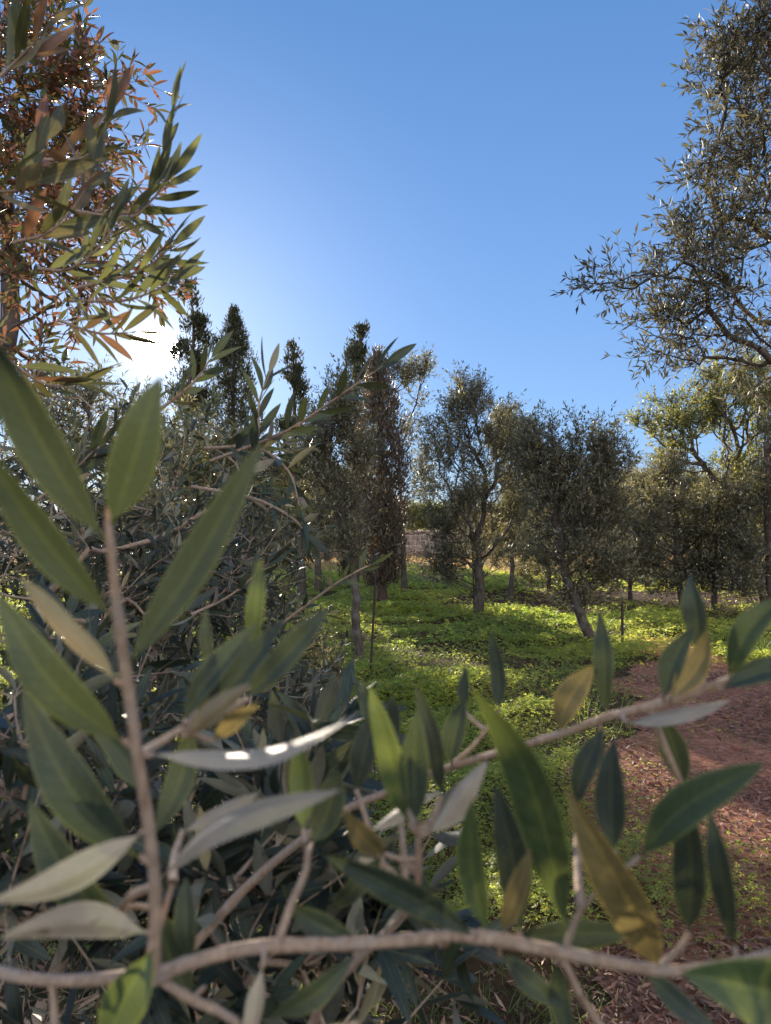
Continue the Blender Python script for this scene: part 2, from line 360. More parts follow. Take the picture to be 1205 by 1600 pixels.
def blades(x, y, L, wdt, lean, mat, name, label, cat):
    n = len(x); B = np.stack([x, y, height(x, y)], -1)
    a = rng.uniform(0, 6.28, n); D0 = U(np.stack([np.cos(a)*lean, np.sin(a)*lean, np.ones(n)], -1)); D1 = U(D0+np.stack([np.cos(a), np.sin(a), -.3*np.ones(n)], -1)*rng.uniform(.2, 1.0, (n, 1)))
    S = np.stack([-np.sin(a+.9), np.cos(a+.9), np.zeros(n)], -1)
    L = L[:, None]; W = wdt[:, None]
    m1 = B+D0*L*.55; tp = m1+D1*L*.5
    V = np.stack([B-S*W, B+S*W, m1+S*W*.8, m1-S*W*.8, tp+S*W*.1, tp-S*W*.1], 1).reshape(-1, 3)
    Q = (np.array([(0, 1, 2, 3), (3, 2, 4, 5)])[None]+(np.arange(n)*6)[:, None, None]).reshape(-1, 4)
    o = mesh_np(name, V, Q, mat, None, {'v': np.repeat(rng.uniform(0, 1, n), 6)}, smooth=False)
    tag(o, label, cat); o['kind'] = 'stuff'
x, y = frustum(64000, 1.4, 12, .75)
k = rng.uniform(0, 1, len(x)) < np.where(keep_out(x, y, 0), .16, .8)*np.clip(.6+lognoise(x, y, 2.2, 14), .1, 1); x, y = x[k], y[k]
blades(x, y, rng.uniform(.03, .11, len(x))*(1+y/20), rng.uniform(.0009, .002, len(x))*(1+y/8), .9, M['grass'], 'grass', 'short sparse grass in the shade below the branches', 'grass')
x = rng.uniform(-22, 20, 60000); y = rng.uniform(20, 39.6, 60000)
k = rng.uniform(0, 1, len(x)) < np.clip((y-20)/7, .05, 1)*np.clip(.75+lognoise(x, y, .7, 21), .2, 1); x, y = x[k], y[k]
blades(x, y, rng.uniform(.10, .30, len(x)), rng.uniform(.006, .014, len(x)), .5, M['dry'], 'dry_grass', 'strip of dry tan grass in front of the stone wall', 'grass')
x, y = frustum(9000, 3.5, 14, .62)
k = (~keep_out(x, y, 0)) & (lognoise(x, y, 1.7, 41) > .15); x, y = x[k], y[k]
blades(x, y, rng.uniform(.12, .34, len(x)), rng.uniform(.0014, .003, len(x))*(1+y/10), .6, M['grass'], 'tall_grass', 'loose tufts of taller grass rising out of the clover', 'grass')
# leaf litter on the red earth
x, y = frustum(170000, 1.5, 17.5, .8); k = rng.uniform(0, 1, len(x)) < np.where(keep_out(x, y, 0), .85*np.clip(.7+lognoise(x, y, 3, 33), .15, 1), np.where((np.abs(y-15.2) < 2) & (x > .5), .9, .12*(y < 6))); x, y = x[k], y[k]; n = len(x)
B = np.stack([x, y, height(x, y)+.008+rng.uniform(0, .012, n)], -1)
D = np.stack([rng.normal(0, 1, n), rng.normal(0, 1, n), rng.normal(0, .22, n)], -1); Nn = U(np.stack([rng.normal(0, .5, n), rng.normal(0, .5, n), np.ones(n)], -1))
V, Q, v, u = leaves(B, D, Nn, rng.uniform(.02, .06, n)*(1+y*.03), rng.uniform(.003, .015, n)*(1+y*.05), MID, rng)
o = mesh_np('leaf_litter', V, Q, M['litter'], None, {'v': v}, smooth=False); tag(o, 'fallen brown leaves and bits scattered over the red earth path', 'leaf litter'); o['kind'] = 'stuff'

# small stones on the path
def stone(p, r, rg, name, label, cat='stone', group=None):
    import bmesh
    bm = bmesh.new(); bmesh.ops.create_icosphere(bm, subdivisions=2, radius=r)
    s = rg.uniform(.7, 1.2, 3); s[2] *= .6
    for v in bm.verts:
        f = 1+rg.uniform(-.13, .13); v.co = Vector((v.co.x*s[0]*f, v.co.y*s[1]*f, v.co.z*s[2]*f))
    me = bpy.data.meshes.new(name); bm.to_mesh(me); bm.free(); me.materials.append(M['red'])
    o = bpy.data.objects.new(name, me); col.objects.link(o); o.location = p; tag(o, label, cat, group)
for (px, py, r, lb) in ((838, 1338, .018, 'small reddish clod beside the lower left edge of the red path'), (1018, 1226, .03, 'reddish stone on the path in the shade behind the yellow leaf'),
                        (1060, 1192, .028, 'rounded reddish stone on the sunlit strip of the path'), (1150, 1172, .035, 'largest pale red stone at the right side of the path')):
    p, d = ground_at(px, py); stone((p[0], p[1], p[2]+r*.3), r, np.random.default_rng(int(px)), 'stone', lb, group='loose stones on the red path')

rg = np.random.default_rng(55)
for i in range(70):
    y_ = rg.uniform(2.3, 8.8); x_ = rg.uniform(float(pl(y_))+.1, float(pr(y_))-.1); rr_ = rg.uniform(.008, .024)*(1+y_*.06)
    stone((x_, y_, float(height(x_, y_))+.006+rr_*.2), rr_, rg, 'clod', 'small crumbled clod of red earth lying loose on the path', 'clod', 'loose clods on the red path')

# ------------------------------------------------------------ stone wall
def wall(x0, x1, y, h, label):
    import bmesh
    root = thing('stone_wall', label, 'wall', ((x0+x1)/2, y, 0))
    rg = np.random.default_rng(2); L = x1-x0; nx = int(L/.55)
    xs = np.linspace(-L/2, L/2, nx+1); V = []; Q = []
    top = h+rg.uniform(-.02, .02, nx+1)
    n = nx+1
    prof = [(-.22, -.1), (-.22, None), (.22, None), (.22, -.1)]
    for (yy, zz) in prof:
        for i in range(n): V.append((xs[i], yy+rg.uniform(-.01, .01), top[i] if zz is None else zz))
    for r_ in range(3):
        for i in range(nx): a = r_*n+i; Q.append((a, a+1, a+n+1, a+n))
    V = np.array(V)+np.array(root.location)
    mesh_np('masonry', V, np.array(Q), M['stone'], root, smooth=False)
    g = Geo()
    # coping stones laid along the top
    for i in range(nx):
        c = np.array([(xs[i]+xs[i+1])/2, 0, max(top[i], top[i+1])+.055]) + np.array(root.location); sx = (xs[i+1]-xs[i])/2-.012; sy = .25+rg.uniform(-.015, .015); sz = .05+rg.uniform(-.01, .012)
        v = np.array([(a*sx, b*sy, e*sz) for a in (-1, 1) for b in (-1, 1) for e in (-1, 1)])+c+rg.uniform(-.01, .01, (8, 3))
        g.add(v, np.array([(0, 1, 3, 2), (4, 6, 7, 5), (0, 4, 5, 1), (2, 3, 7, 6), (0, 2, 6, 4), (1, 5, 7, 3)]))
    g.build('coping', M['stone'], root, smooth=False)
wall(-34, 40, 40, 1.22, 'low brown stone block wall across the far end of the dry grass')

# ------------------------------------------------------------ trees
def grow(nodes0, rad0, att, bal, rng):
    """connect attractors to a trunk; nodes0 (m,3) trunk centre line"""
    Pn = [p for p in nodes0]; par = [-1]+list(range(len(nodes0)-1))
    pl_ = np.concatenate([[0], np.cumsum(np.linalg.norm(np.diff(nodes0, axis=0), axis=1))])
    m = len(nodes0); N_ = m+len(att); X = np.zeros((N_, 3)); X[:m] = nodes0; PL = np.zeros(N_); PL[:m] = pl_; can = np.zeros(N_, bool); can[max(0, m-7):m] = True
    order = np.argsort(np.linalg.norm(att-nodes0[-1], axis=1))
    par = np.full(N_, -1); par[1:m] = np.arange(m-1)
    for j, ai in enumerate(order):
        q = att[ai]; c = m+j
        dd = np.linalg.norm(X[:c]-q, axis=1)
        cost = dd+bal*PL[:c]+np.where(can[:c], 0, 1e6)+np.maximum(0, X[:c, 2]-q[2]-.05)*.8
        p_ = int(np.argmin(cost)); X[c] = q; par[c] = p_; PL[c] = PL[p_]+dd[p_]; can[c] = True
    cnt = np.ones(N_)
    for i in range(N_-1, 0, -1):
        if par[i] >= 0: cnt[par[i]] += cnt[i]
    return X, par, cnt, m
def ellips(blobs, n, rng, shell=.45):
    wgt = np.array([b[6] for b in blobs], float); wgt /= wgt.sum(); out = []
    ch = rng.choice(len(blobs), n, p=wgt)
    d = U(rng.normal(0, 1, (n, 3))); r = rng.uniform(0, 1, n)**shell
    B = np.array([b[:6] for b in blobs])[ch]
    return B[:, :3]+d*r[:, None]*B[:, 3:6]
def foliage(X, par, idx, rng, ntw, ltw, pairs, L, Wd, T, up, spread, leafang=.8):
    """twigs and leaves around nodes idx -> twig tubes, leaves"""
    n = len(idx)*ntw; ii = np.repeat(idx, ntw)
    outd = U(X[ii]-X[np.maximum(par[ii], 0)])
    D = U(outd*.7+np.array((0, 0, up))+rng.normal(0, spread, (n, 3)))
    l = ltw*rng.uniform(.5, 1.25, n)[:, None]
    b = X[ii]+rng.normal(0, ltw*.06, (n, 3))*0
    D2 = U(D+rng.normal(0, .28, (n, 3))+np.array((0, 0, -.12)))
    p1 = b+D*l*.5; p2 = p1+D2*l*.5
    TW = np.stack([b, p1, p2], 1)
    ts = (np.arange(pairs)+.8)/pairs
    t = ts[None, :, None]+rng.uniform(-.3, .3, (n, pairs, 1))/pairs
    t = np.clip(t, .05, 1.0)
    pos = np.where(t < .5, b[:, None]+(p1-b)[:, None]*t*2, p1[:, None]+(p2-p1)[:, None]*(t-.5)*2)
    axis = np.where(t < .5, D[:, None], D2[:, None])*np.ones((1, pairs, 1))
    rnd = U(rng.normal(0, 1, (n, 1, 3))+0*axis); sd1 = U(np.cross(axis, rnd)); sd2 = np.cross(axis, sd1)
    alt = (np.arange(pairs) % 2)[None, :, None]; side = np.where(alt == 0, sd1, sd2)
    B_ = []; D_ = []
    for sg in (-1, 1):
        d = U(axis*math.cos(leafang)+side*sg*math.sin(leafang)+rng.normal(0, .22, axis.shape)); B_.append(pos.reshape(-1, 3)); D_.append(d.reshape(-1, 3))
    d = U(axis[:, -1]+rng.normal(0, .15, (n, 3))); B_.append(p2); D_.append(d)
    B_ = np.concatenate(B_); D_ = np.concatenate(D_); mm = len(B_)
    Nn = U(rng.normal(0, .8, (mm, 3))+np.array((0, 0, .7)))
    LL = L*rng.uniform(.6, 1.15, mm)
    return TW, leaves(B_, D_, Nn, LL, Wd*rng.uniform(.75, 1.15, mm)*(LL/L)**.5, T, rng)
def tree(name, label, cat, base, trunk, blobs, n, d, seed, r0=.05, ntw=5, ltw=.28, pairs=5, L=.055, Wd=.014, T=FAR, up=.5, spread=.55,
         leafmat='olive', barkmat='bark', bal=.3, group=None, multi=None, tipr=.0035, shell=.45, crownname='crown', sides=5, squash=1.0, spikes=0, trunk_n=10, leaf_top=0.0):
    rng = np.random.default_rng(seed)
    root = thing(name, label, cat, base, group)
    tr = [np.array(base)-np.array((0, 0, .05))]+[P(px, py, d+dd) for (px, py, dd) in trunk]
    tr = smooth_line(tr, trunk_n)
    tr[1:-1] += rng.normal(0, .007, (len(tr)-2, 3))
    bl = []
    for b in blobs:
        px, py, rx, ry, wt = b[:5]; dd = b[5] if len(b) > 5 else 0; rd = b[6] if len(b) > 6 else rx/F*d*squash
        dk = d+dd; c = P(px, py, dk); bl.append((*c, rx/F*dk, rd, ry/F*dk, wt))
    att = ellips(bl, n, rng, shell); att = att[att[:, 2] > .12]
    if spikes:      # shoots that break the outline of the crown
        c0 = att.mean(0); far_ = np.argsort(-(np.linalg.norm((att-c0)/(att.std(0)+1e-6), axis=1)+(att[:, 2]-c0[2])/att[:, 2].std()*.6+rng.uniform(0, 1.2, len(att))))[:spikes]
        for q in far_:
            dv = U((att[q]-c0)*np.array((.6, .6, .5))+np.array((0, 0, .5))+rng.normal(0, .12, 3)); st_ = rng.uniform(.06, .11)
            att = np.vstack([att, [att[q]+dv*st_*(k_+1)+rng.normal(0, .015, 3) for k_ in range(2)]])
    X, par, cnt, m = grow(tr, r0, att, bal, rng)
    # radii by pipe model, capped by the trunk taper
    rad = tipr*cnt**.5; top = rad[m-1]; rad[:m] = np.linspace(r0*1.25, max(min(top, r0*.8), r0*.45), m); rad[0] = r0*1.55
    rad[m:] = np.minimum(rad[m:], r0*.6)
    g = Geo()
    V, Q = tubes(tr[None], rad[None, :m], 9); g.add(V, Q)
    e = np.arange(m, len(X)); a = X[par[e]]; b = X[e]; ln = np.linalg.norm(b-a, axis=1)[:, None]
    j1 = a+(b-a)*.33+rng.normal(0, 1, a.shape)*ln*.035; j2 = a+(b-a)*.68+rng.normal(0, 1, a.shape)*ln*.035+np.array((0, 0, -.03))*ln
    ra = np.minimum(rad[par[e]], rad[e]*1.5); Pn = np.stack([a, j1, j2, b], 1); Rn = np.stack([ra, ra*.85+rad[e]*.1, rad[e]*1.05, rad[e]], 1)
    big = rad[e] > tipr*2.2
    if big.any(): V, Q = tubes(Pn[big], Rn[big], sides); g.add(V, Q)
    if (~big).any(): V, Q = tubes(Pn[~big], Rn[~big], 3 if T is FAR else 4); g.add(V, Q)
    idx = np.arange(m, len(X)); idx = idx[cnt[idx] < 14]
    if leaf_top: idx = idx[X[idx, 2] > leaf_top]
    TW, (LV, LQ, lv, lu) = foliage(X, par, idx, rng, ntw, ltw, pairs, L, Wd, T, up, spread)
    V, Q = tubes(TW, np.array([tipr*.75, tipr*.5, tipr*.3])[None]*np.ones((len(TW), 1)), 3 if T is not NEAR else 4); g.add(V, Q)
    g.build('trunk', M[barkmat], root)
    mesh_np(crownname, LV, LQ, M[leafmat], root, {'v': lv, 'u': lu}, smooth=(T is not FAR))
    return root
OG = 'olive trees of the grove'
def gtree(bx, by, label, trunk, blobs, n, seed, name='olive_tree', cat='olive tree', **kw):
    base, d = ground_at(bx, by)
    if name in ('olive_tree', 'broadleaf_tree') and kw.get('T') is not MID: n = int(n*1.2); kw['ntw'] = kw.get('ntw', 5)-1; kw['L'] = kw.get('L', .055)*1.35; kw['Wd'] = kw.get('Wd', .014)*1.4; kw['ltw'] = kw.get('ltw', .28)*1.2; kw['pairs'] = 5; kw['up'] = .75; kw['spread'] = .45; kw.setdefault('bal', .55); kw['shell'] = .6; kw.setdefault('spikes', n//14)
    return tree(name, label, cat, base, [(px, py, 0) for px, py in trunk], blobs, n, d, seed, group=kw.pop('group', OG), **kw)

# central olive
gtree(748, 968, 'dark olive tree with a single straight trunk, standing right of the gap to the wall', [(749, 900), (744, 850)],
      [(738, 645, 32, 46, .9), (708, 700, 50, 50, 1.5), (782, 705, 46, 50, 1.5), (745, 780, 82, 60, 2.2), (700, 830, 40, 55, 1.1), (802, 800, 36, 75, 1.1), (755, 870, 60, 35, .8), (700, 885, 32, 34, .8)], 390, 101, r0=.075, ntw=6, Wd=.015)
gtree(798, 934, 'slim olive tree on a thin trunk, just behind and right of the central tree', [(800, 880), (795, 820)],
      [(795, 690, 30, 45, 1), (820, 760, 40, 60, 1.4), (800, 850, 30, 40, .8)], 200, 102, r0=.05, L=.065, Wd=.018, ntw=6)
# right of centre, leaning
gtree(925, 1003, 'bushy dark olive tree leaning left, beside the short rusty stake', [(905, 950), (880, 885), (872, 830)],
      [(885, 725, 36, 45, 1.0), (940, 735, 36, 52, 1.1), (860, 770, 40, 60, 1.4), (925, 800, 60, 60, 2), (880, 860, 60, 55, 1.4), (940, 900, 50, 50, 1.3), (905, 935, 30, 34, .6), (840, 720, 22, 40, .5)], 360, 103, r0=.06, ntw=6, Wd=.015, L=.055)
gtree(1068, 950, 'small olive tree with thin forked stems, right of the leaning bushy olive', [(1058, 890), (1055, 830)],
      [(1040, 800, 56, 55, 1.6), (1005, 860, 44, 50, 1.2), (1085, 850, 50, 60, 1.3), (1045, 755, 26, 30, .5), (1050, 905, 60, 30, .9)], 290, 104, r0=.05, L=.06, Wd=.017, ntw=5)
gtree(1115, 952, 'dark round olive between the thin forked olive and the light green tree', [(1118, 900), (1120, 860)],
      [(1122, 815, 50, 48, 1.4), (1142, 870, 52, 50, 1.3), (1100, 895, 40, 40, .9), (1150, 920, 36, 24, .5)], 260, 105, r0=.05, L=.06, Wd=.017, ntw=6)
gtree(1010, 918, 'distant olive tree seen through the gap right of the leaning bushy olive', [(1012, 870)],
      [(1000, 790, 30, 45, 1), (1020, 830, 34, 40, 1)], 130, 106, r0=.07, L=.08, Wd=.024, ntw=6)
gtree(858, 926, 'thin low branched olive half hidden between the central tree and the bushy leaning one', [(856, 880), (850, 840)],
      [(850, 790, 34, 46, 1.2), (835, 850, 36, 44, 1.1), (868, 880, 34, 30, .8), (832, 900, 28, 22, .4)], 190, 117, r0=.05, L=.065, Wd=.018, ntw=6)
gtree(985, 938, 'low bushy olive behind the short rusty stake', [(985, 900), (983, 870)],
      [(978, 830, 34, 40, 1.1), (1000, 880, 36, 36, 1), (965, 890, 30, 30, .7)], 180, 118, r0=.045, L=.06, Wd=.017, ntw=6)
# light green tree leaning in from the right
gtree(1200, 945, 'light green tree with a leaning forked trunk at the right side', [(1170, 860), (1135, 780), (1105, 735)],
      [(1060, 665, 52, 45, 1.4), (1120, 650, 60, 60, 1.6), (1185, 650, 64, 80, 1.8), (1150, 610, 60, 40, .9), (1010, 665, 26, 22, .4), (1150, 730, 70, 40, .9), (1060, 720, 40, 28, .5), (1180, 800, 30, 50, .5)], 400, 107,
      name='broadleaf_tree', cat='tree', leafmat='bright', r0=.10, L=.045, Wd=.02, ntw=7, ltw=.26, group='taller trees', tipr=.0045)
gtree(1212, 960, 'olive with an upright trunk cut by the right edge, below the light green tree', [(1206, 860), (1200, 760), (1196, 690)],
      [(1195, 780, 34, 50, 1), (1180, 860, 30, 50, .9), (1215, 700, 40, 60, 1), (1160, 905, 26, 30, .5)], 170, 116, r0=.11, L=.06, Wd=.017, ntw=5)
# centre left young olive
gtree(560, 1042, 'young olive tree on a bare slender trunk tied beside the thin black pole', [(557, 960), (551, 890), (545, 850)],
      [(528, 665, 30, 45, 1.2), (503, 715, 34, 55, 1.4), (560, 710, 18, 50, .5), (532, 785, 38, 50, 1.4), (545, 850, 40, 30, .7)], 170, 108, r0=.042, ntw=5, L=.055, Wd=.013, ltw=.25, tipr=.0028)
# behind the brown cypress, reaching right
gtree(632, 926, 'olive tree with sparse sprays reaching right, behind the brown cypress', [(630, 850), (625, 760), (622, 680)],
      [(635, 600, 26, 30, .5), (662, 588, 13, 12, .25), (632, 680, 22, 50, .6), (652, 632, 14, 18, .2), (658, 730, 20, 44, .5), (660, 772, 20, 24, .25)], 105, 109, r0=.06, L=.07, Wd=.02, ntw=5, ltw=.35)
gtree(497, 925, 'olive with a stout dark trunk, nearest left of the slender young olive', [(497, 880), (492, 830)],
      [(497, 800, 14, 34, 1.5), (485, 845, 18, 20, .8)], 24, 110, r0=.085, L=.07, Wd=.02, ntw=6)
gtree(472, 938, 'dark trunked olive, second to the left of the slender young olive', [(472, 890), (468, 830)],
      [(462, 800, 14, 30, 1.6), (445, 845, 18, 24, 1)], 20, 111, r0=.09, L=.065, Wd=.02, ntw=6)
gtree(345, 912, 'wide grey olive tree under the two left cypresses', [(345, 890), (350, 820)],
      [(350, 790, 60, 70, 1.6), (300, 850, 60, 50, 1.2), (390, 850, 40, 50, 1), (330, 730, 40, 40, .8)], 260, 112, r0=.09, L=.065, Wd=.019, ntw=6)
gtree(150, 1160, 'tall olive tree with fine leaves in front of the sun', [(160, 1000), (175, 850), (185, 760)],
      [(120, 640, 60, 60, 1.2), (215, 700, 60, 60, 1.2), (90, 720, 80, 90, 1.6), (200, 780, 100, 80, 1.8), (280, 700, 50, 60, .8), (110, 860, 90, 70, 1.1), (270, 840, 70, 60, 1)], 420, 113, r0=.05, L=.055, Wd=.013, T=MID, ntw=4, ltw=.2, pairs=5, tipr=.002)
# small olive suckers close by
gtree(492, 1180, 'knee high clump of olive shoots growing at the foot of the slender olive', [(490, 1130)],
      [(485, 1030, 40, 40, 1), (460, 1080, 50, 50, 1.2), (520, 1080, 30, 40, .6), (450, 970, 35, 30, .4)], 90, 114, name='olive_shoots', cat='shrub', group=None, r0=.012, L=.05, Wd=.013, T=MID, ntw=3, ltw=.16, pairs=5, tipr=.0015, up=.9)

# cypresses
def cypress(bx, by, label, prof, seed, leafmat='cypress', n=5200, group='cypress trees', spray=.14, dens=7, twist=1.0, clumps=0):
    """prof: list of (px, py, half width px) from bottom to top: centre line and outline"""
    rng = np.random.default_rng(seed)
    base, d = ground_at(bx, by); root = thing('cypress_tree', label, 'cypress', base, group)
    prof = np.array(prof, float); ks = np.linspace(0, 1, len(prof))
    tr = smooth_line([np.array(base)-np.array((0, 0, .05))]+[P(px, py, d) for px, py, _ in prof], 14)
    g = Geo(); V, Q = tubes(tr[None], np.linspace(.11, .008, 14)[None], 8); g.add(V, Q)
    t = rng.uniform(0, 1, n)
    if clumps: tc_ = rng.uniform(0, 1, clumps); ic = rng.integers(0, clumps, n); t = np.clip(tc_[ic]+rng.normal(0, .014, n), 0, 1)
    px = np.interp(t, ks, prof[:, 0]); py = np.interp(t, ks, prof[:, 1]); hw = np.interp(t, ks, prof[:, 2])
    w_ = hw+2
    keep = rng.uniform(0, 1, n) < (w_/w_.max())**1.0+.12; t, px, py, hw = t[keep], px[keep], py[keep], hw[keep]; n = len(t)
    a = rng.uniform(0, 6.28, n)
    if clumps: ic = ic[keep]; a = rng.uniform(0, 6.28, clumps)[ic]+rng.normal(0, .38, n)
    lump = 1+.16*twist*np.sin(3*a+t*19)+.12*twist*np.sin(5*a-t*31+2)+.08*np.sin(t*70+a)
    r = hw/F*d*lump*rng.uniform(.25, 1, n)**.4
    if clumps: r = r*rng.uniform(.45, 1.25, clumps)[ic]
    C = CAM + d*np.stack([(px-602.5)/F, CP-(800-py)/F*SP, SP+(800-py)/F*CP], -1)
    Pb = C+np.stack([np.cos(a)*r, np.sin(a)*r, np.zeros(n)], -1)
    # inner branchlets from the axis
    sel = rng.uniform(0, 1, n) < .12
    A = C[sel]-np.array((0, 0, .25)); Bq = Pb[sel]; mid = (A+Bq)/2+np.array((0, 0, -.05)); V, Q = tubes(np.stack([A, mid, Bq], 1), np.array([.012, .008, .004])[None]*np.ones((sel.sum(), 1)), 3); g.add(V, Q)
    g.build('trunk', M['bark_dark'], root)
    m_ = dens; B = np.repeat(Pb, m_, 0)+rng.normal(0, spray*.33, (n*m_, 3)); outd = np.repeat(np.stack([np.cos(a), np.sin(a), np.zeros(n)], -1), m_, 0)
    D = U(outd*.35+np.array((0, 0, 1.0))+rng.normal(0, .4, B.shape)); Nn = U(outd+rng.normal(0, .5, B.shape))
    V, Q, v, u = leaves(B, D, Nn, spray*rng.uniform(.4, 1, len(B)), spray*.2, FAR, rng)
    mesh_np('crown', V, Q, M[leafmat], root, {'v': v, 'u': u}, smooth=False)
cypress(598, 942, 'brown narrow cypress left of the gap to the stone wall', [(597, 912, 24), (596, 870, 32), (595, 820, 37), (596, 760, 40), (596, 700, 37), (594, 640, 27), (592, 590, 15), (591, 548, 2)], 201, 'cypress_brown', 4200, twist=1.6, dens=5)
cypress(366, 915, 'tall dark pointed cypress right of the sun, densest of the cypresses', [(365, 880, 34), (366, 780, 38), (366, 700, 38), (364, 620, 34), (366, 560, 26), (366, 520, 14), (366, 482, 2)], 202, 'cypress', 3300, twist=1.4)
# loose, tufted cypresses
def tufted(bx, by, label, trunk, blobs, n, seed, **kw):
    return gtree(bx, by, label, trunk, blobs, n, seed, name='cypress_tree', cat='cypress', group='cypress trees', leafmat='cypress', barkmat='bark_dark',
                 r0=.07, L=.06, Wd=.02, ntw=8, ltw=.30, pairs=7, up=.8, spread=.5, shell=.75, spikes=30, bal=.5, **kw)
cypress(556, 915, 'ragged cypress top showing above and left of the brown cypress', [(556, 900, 24), (556, 780, 27), (555, 700, 25), (556, 620, 21), (558, 570, 18), (562, 530, 13), (567, 506, 2)], 203, 'cypress', 1500, spray=.19, clumps=46, dens=6)
cypress(458, 915, 'small ragged cypress between the dense pointed one and the young olive', [(460, 900, 27), (460, 760, 30), (460, 680, 28), (460, 620, 24), (459, 575, 15), (458, 536, 2)], 204, 'cypress', 1400, spray=.19, clumps=42, dens=6)
cypress(290, 915, 'open branched cypress standing directly right of the sun', [(292, 900, 34), (292, 760, 36), (291, 660, 34), (297, 590, 28), (303, 530, 27), (300, 470, 15), (300, 408, 2)], 205, 'cypress', 1500, spray=.19, clumps=44, dens=6)
cypress(222, 915, 'thin ragged cypress top just below the sun', [(222, 900, 30), (222, 760, 30), (220, 680, 20), (218, 632, 2)], 206, 'cypress', 1300, spray=.17, clumps=45, dens=6)

# trees behind the wall and far sides: three moulds, copied with their parts
def copy_tree(o, loc, rz, s, label, group):
    c = o.copy(); col.objects.link(c); c.location = loc; c.rotation_euler = (0, 0, rz); c.scale = (s, s, s); c['label'] = label; c['group'] = group
    for ch in list(o.children):
        k_ = ch.copy(); col.objects.link(k_); k_.parent = c
    return c
moulds = []
for i, (bx, sd_) in enumerate(((648, 301), (700, 302))):
    base = np.array((P(bx, 850, 50)[0], 50., 0.0))
    moulds.append(tree('distant_tree', 'x', 'tree', base, [(bx, 838, 0), (bx+3, 820, 0)],
        [(bx-22, 808, 30, 20, 1), (bx+20, 812, 30, 18, 1), (bx, 806, 28, 20, .9), (bx, 822, 45, 10, .8)], 260, 50, sd_, r0=.13, L=.16, Wd=.06, ntw=7, ltw=.5, pairs=4, tipr=.008, leafmat='bright', group='trees behind the stone wall'))
moulds[0]['label'] = 'sunlit olive coloured tree top showing over the wall in the central gap'
moulds[1]['label'] = 'distant tree beyond the wall, behind the central dark olive tree'
rg = np.random.default_rng(77)
for i, x_ in enumerate((-30, -25, -20.5, -16, -12, -8, -4.5, 9, 13, 17, 21.5, 26, 31)):
    copy_tree(moulds[i % 2], (x_+rg.uniform(-1, 1), 49+rg.uniform(-2, 6), 0), rg.uniform(0, 6), rg.uniform(.95, 1.35), 'low distant tree forming the tree line beyond the stone wall', 'trees behind the stone wall')

row = []
for i, bx in enumerate((742, 800)):
    base = np.array((P(bx, 850, 31)[0], 31., 0.0)); e0 = (i*2-1)*8
    row.append(tree('olive_tree', 'small grey olive tree in the far row in front of the stone wall', 'olive tree', base, [(bx, 868, 0), (bx-2+e0/4, 845, 0)],
        [(bx+e0, 790, 26, 24, 1.2), (bx-16, 822, 24, 24, 1), (bx+20, 826, 22, 26, 1), (bx, 852, 36, 16, .8), (bx-e0, 775, 14, 18, .4)], 230, 31, 321+i, r0=.10, L=.11, Wd=.032, ntw=5, ltw=.36, pairs=5, tipr=.006, leafmat='olive', group='far row of olives by the wall', bal=.5, spikes=14))
rg = np.random.default_rng(78)
for i, (px, d_, s_) in enumerate(((385, 32, 1.5), (418, 35, 1.35), (447, 31, 1.3), (480, 34, 1.45), (512, 32, 1.3), (545, 36, 1.35), (578, 33, 1.1), (330, 33, 1.5), (280, 34, 1.4), (820, 30, 1.0), (858, 34, 1.2), (905, 28, 1.0),
                                 (945, 33, 1.3), (985, 29, 1.1), (1025, 34, 1.25), (1065, 28, 1.1), (1100, 32, 1.2), (1140, 29, 1.15), (1180, 33, 1.3), (1225, 29, 1.2))):
    copy_tree(row[i % 2], ((px-602.5)/F*d_, d_, 0), rg.uniform(0, 6), s_, row[0]['label'], 'far row of olives by the wall')
# ------------------------------------------------------------ stakes
def stake(a, b, r, label, d, dz=0):
    p0, d0 = ground_at(*a); p1 = P(b[0], b[1], d0+dz)
    g = Geo(); n = 14
    line = smooth_line([p0-np.array((0, 0, .08)), (p0+p1)/2+np.array((.004, 0, 0)), p1], n)
    rr = np.full(n, r)*(1+.12*(np.arange(n) % 2)); rr[-1] = r*.3
    V, Q = tubes(line[None], rr[None], 7); g.add(V, Q)
    for k_ in (.62, .8):   # wire ties
        c = p0+(p1-p0)*k_; th = np.linspace(0, 6.28, 9); ring = np.stack([c[0]+np.cos(th)*r*1.5, c[1]+np.sin(th)*r*1.5, np.full(9, c[2])], -1); V, Q = tubes(ring[None], np.full((1, 9), r*.22), 4); g.add(V, Q)
    o = g.build('stake', M['rust']); tag(o, label, 'stake', 'metal stakes beside the young trees')
stake((578, 1064), (588, 872), .011, 'tall thin black pole supporting the slender young olive', 0)
stake((972, 1012), (972, 938), .016, 'short rusty stake beside the leaning bushy olive', 0)
stake((741, 966), (737, 832), .010, 'thin dark stake along the trunk of the central olive', 0)

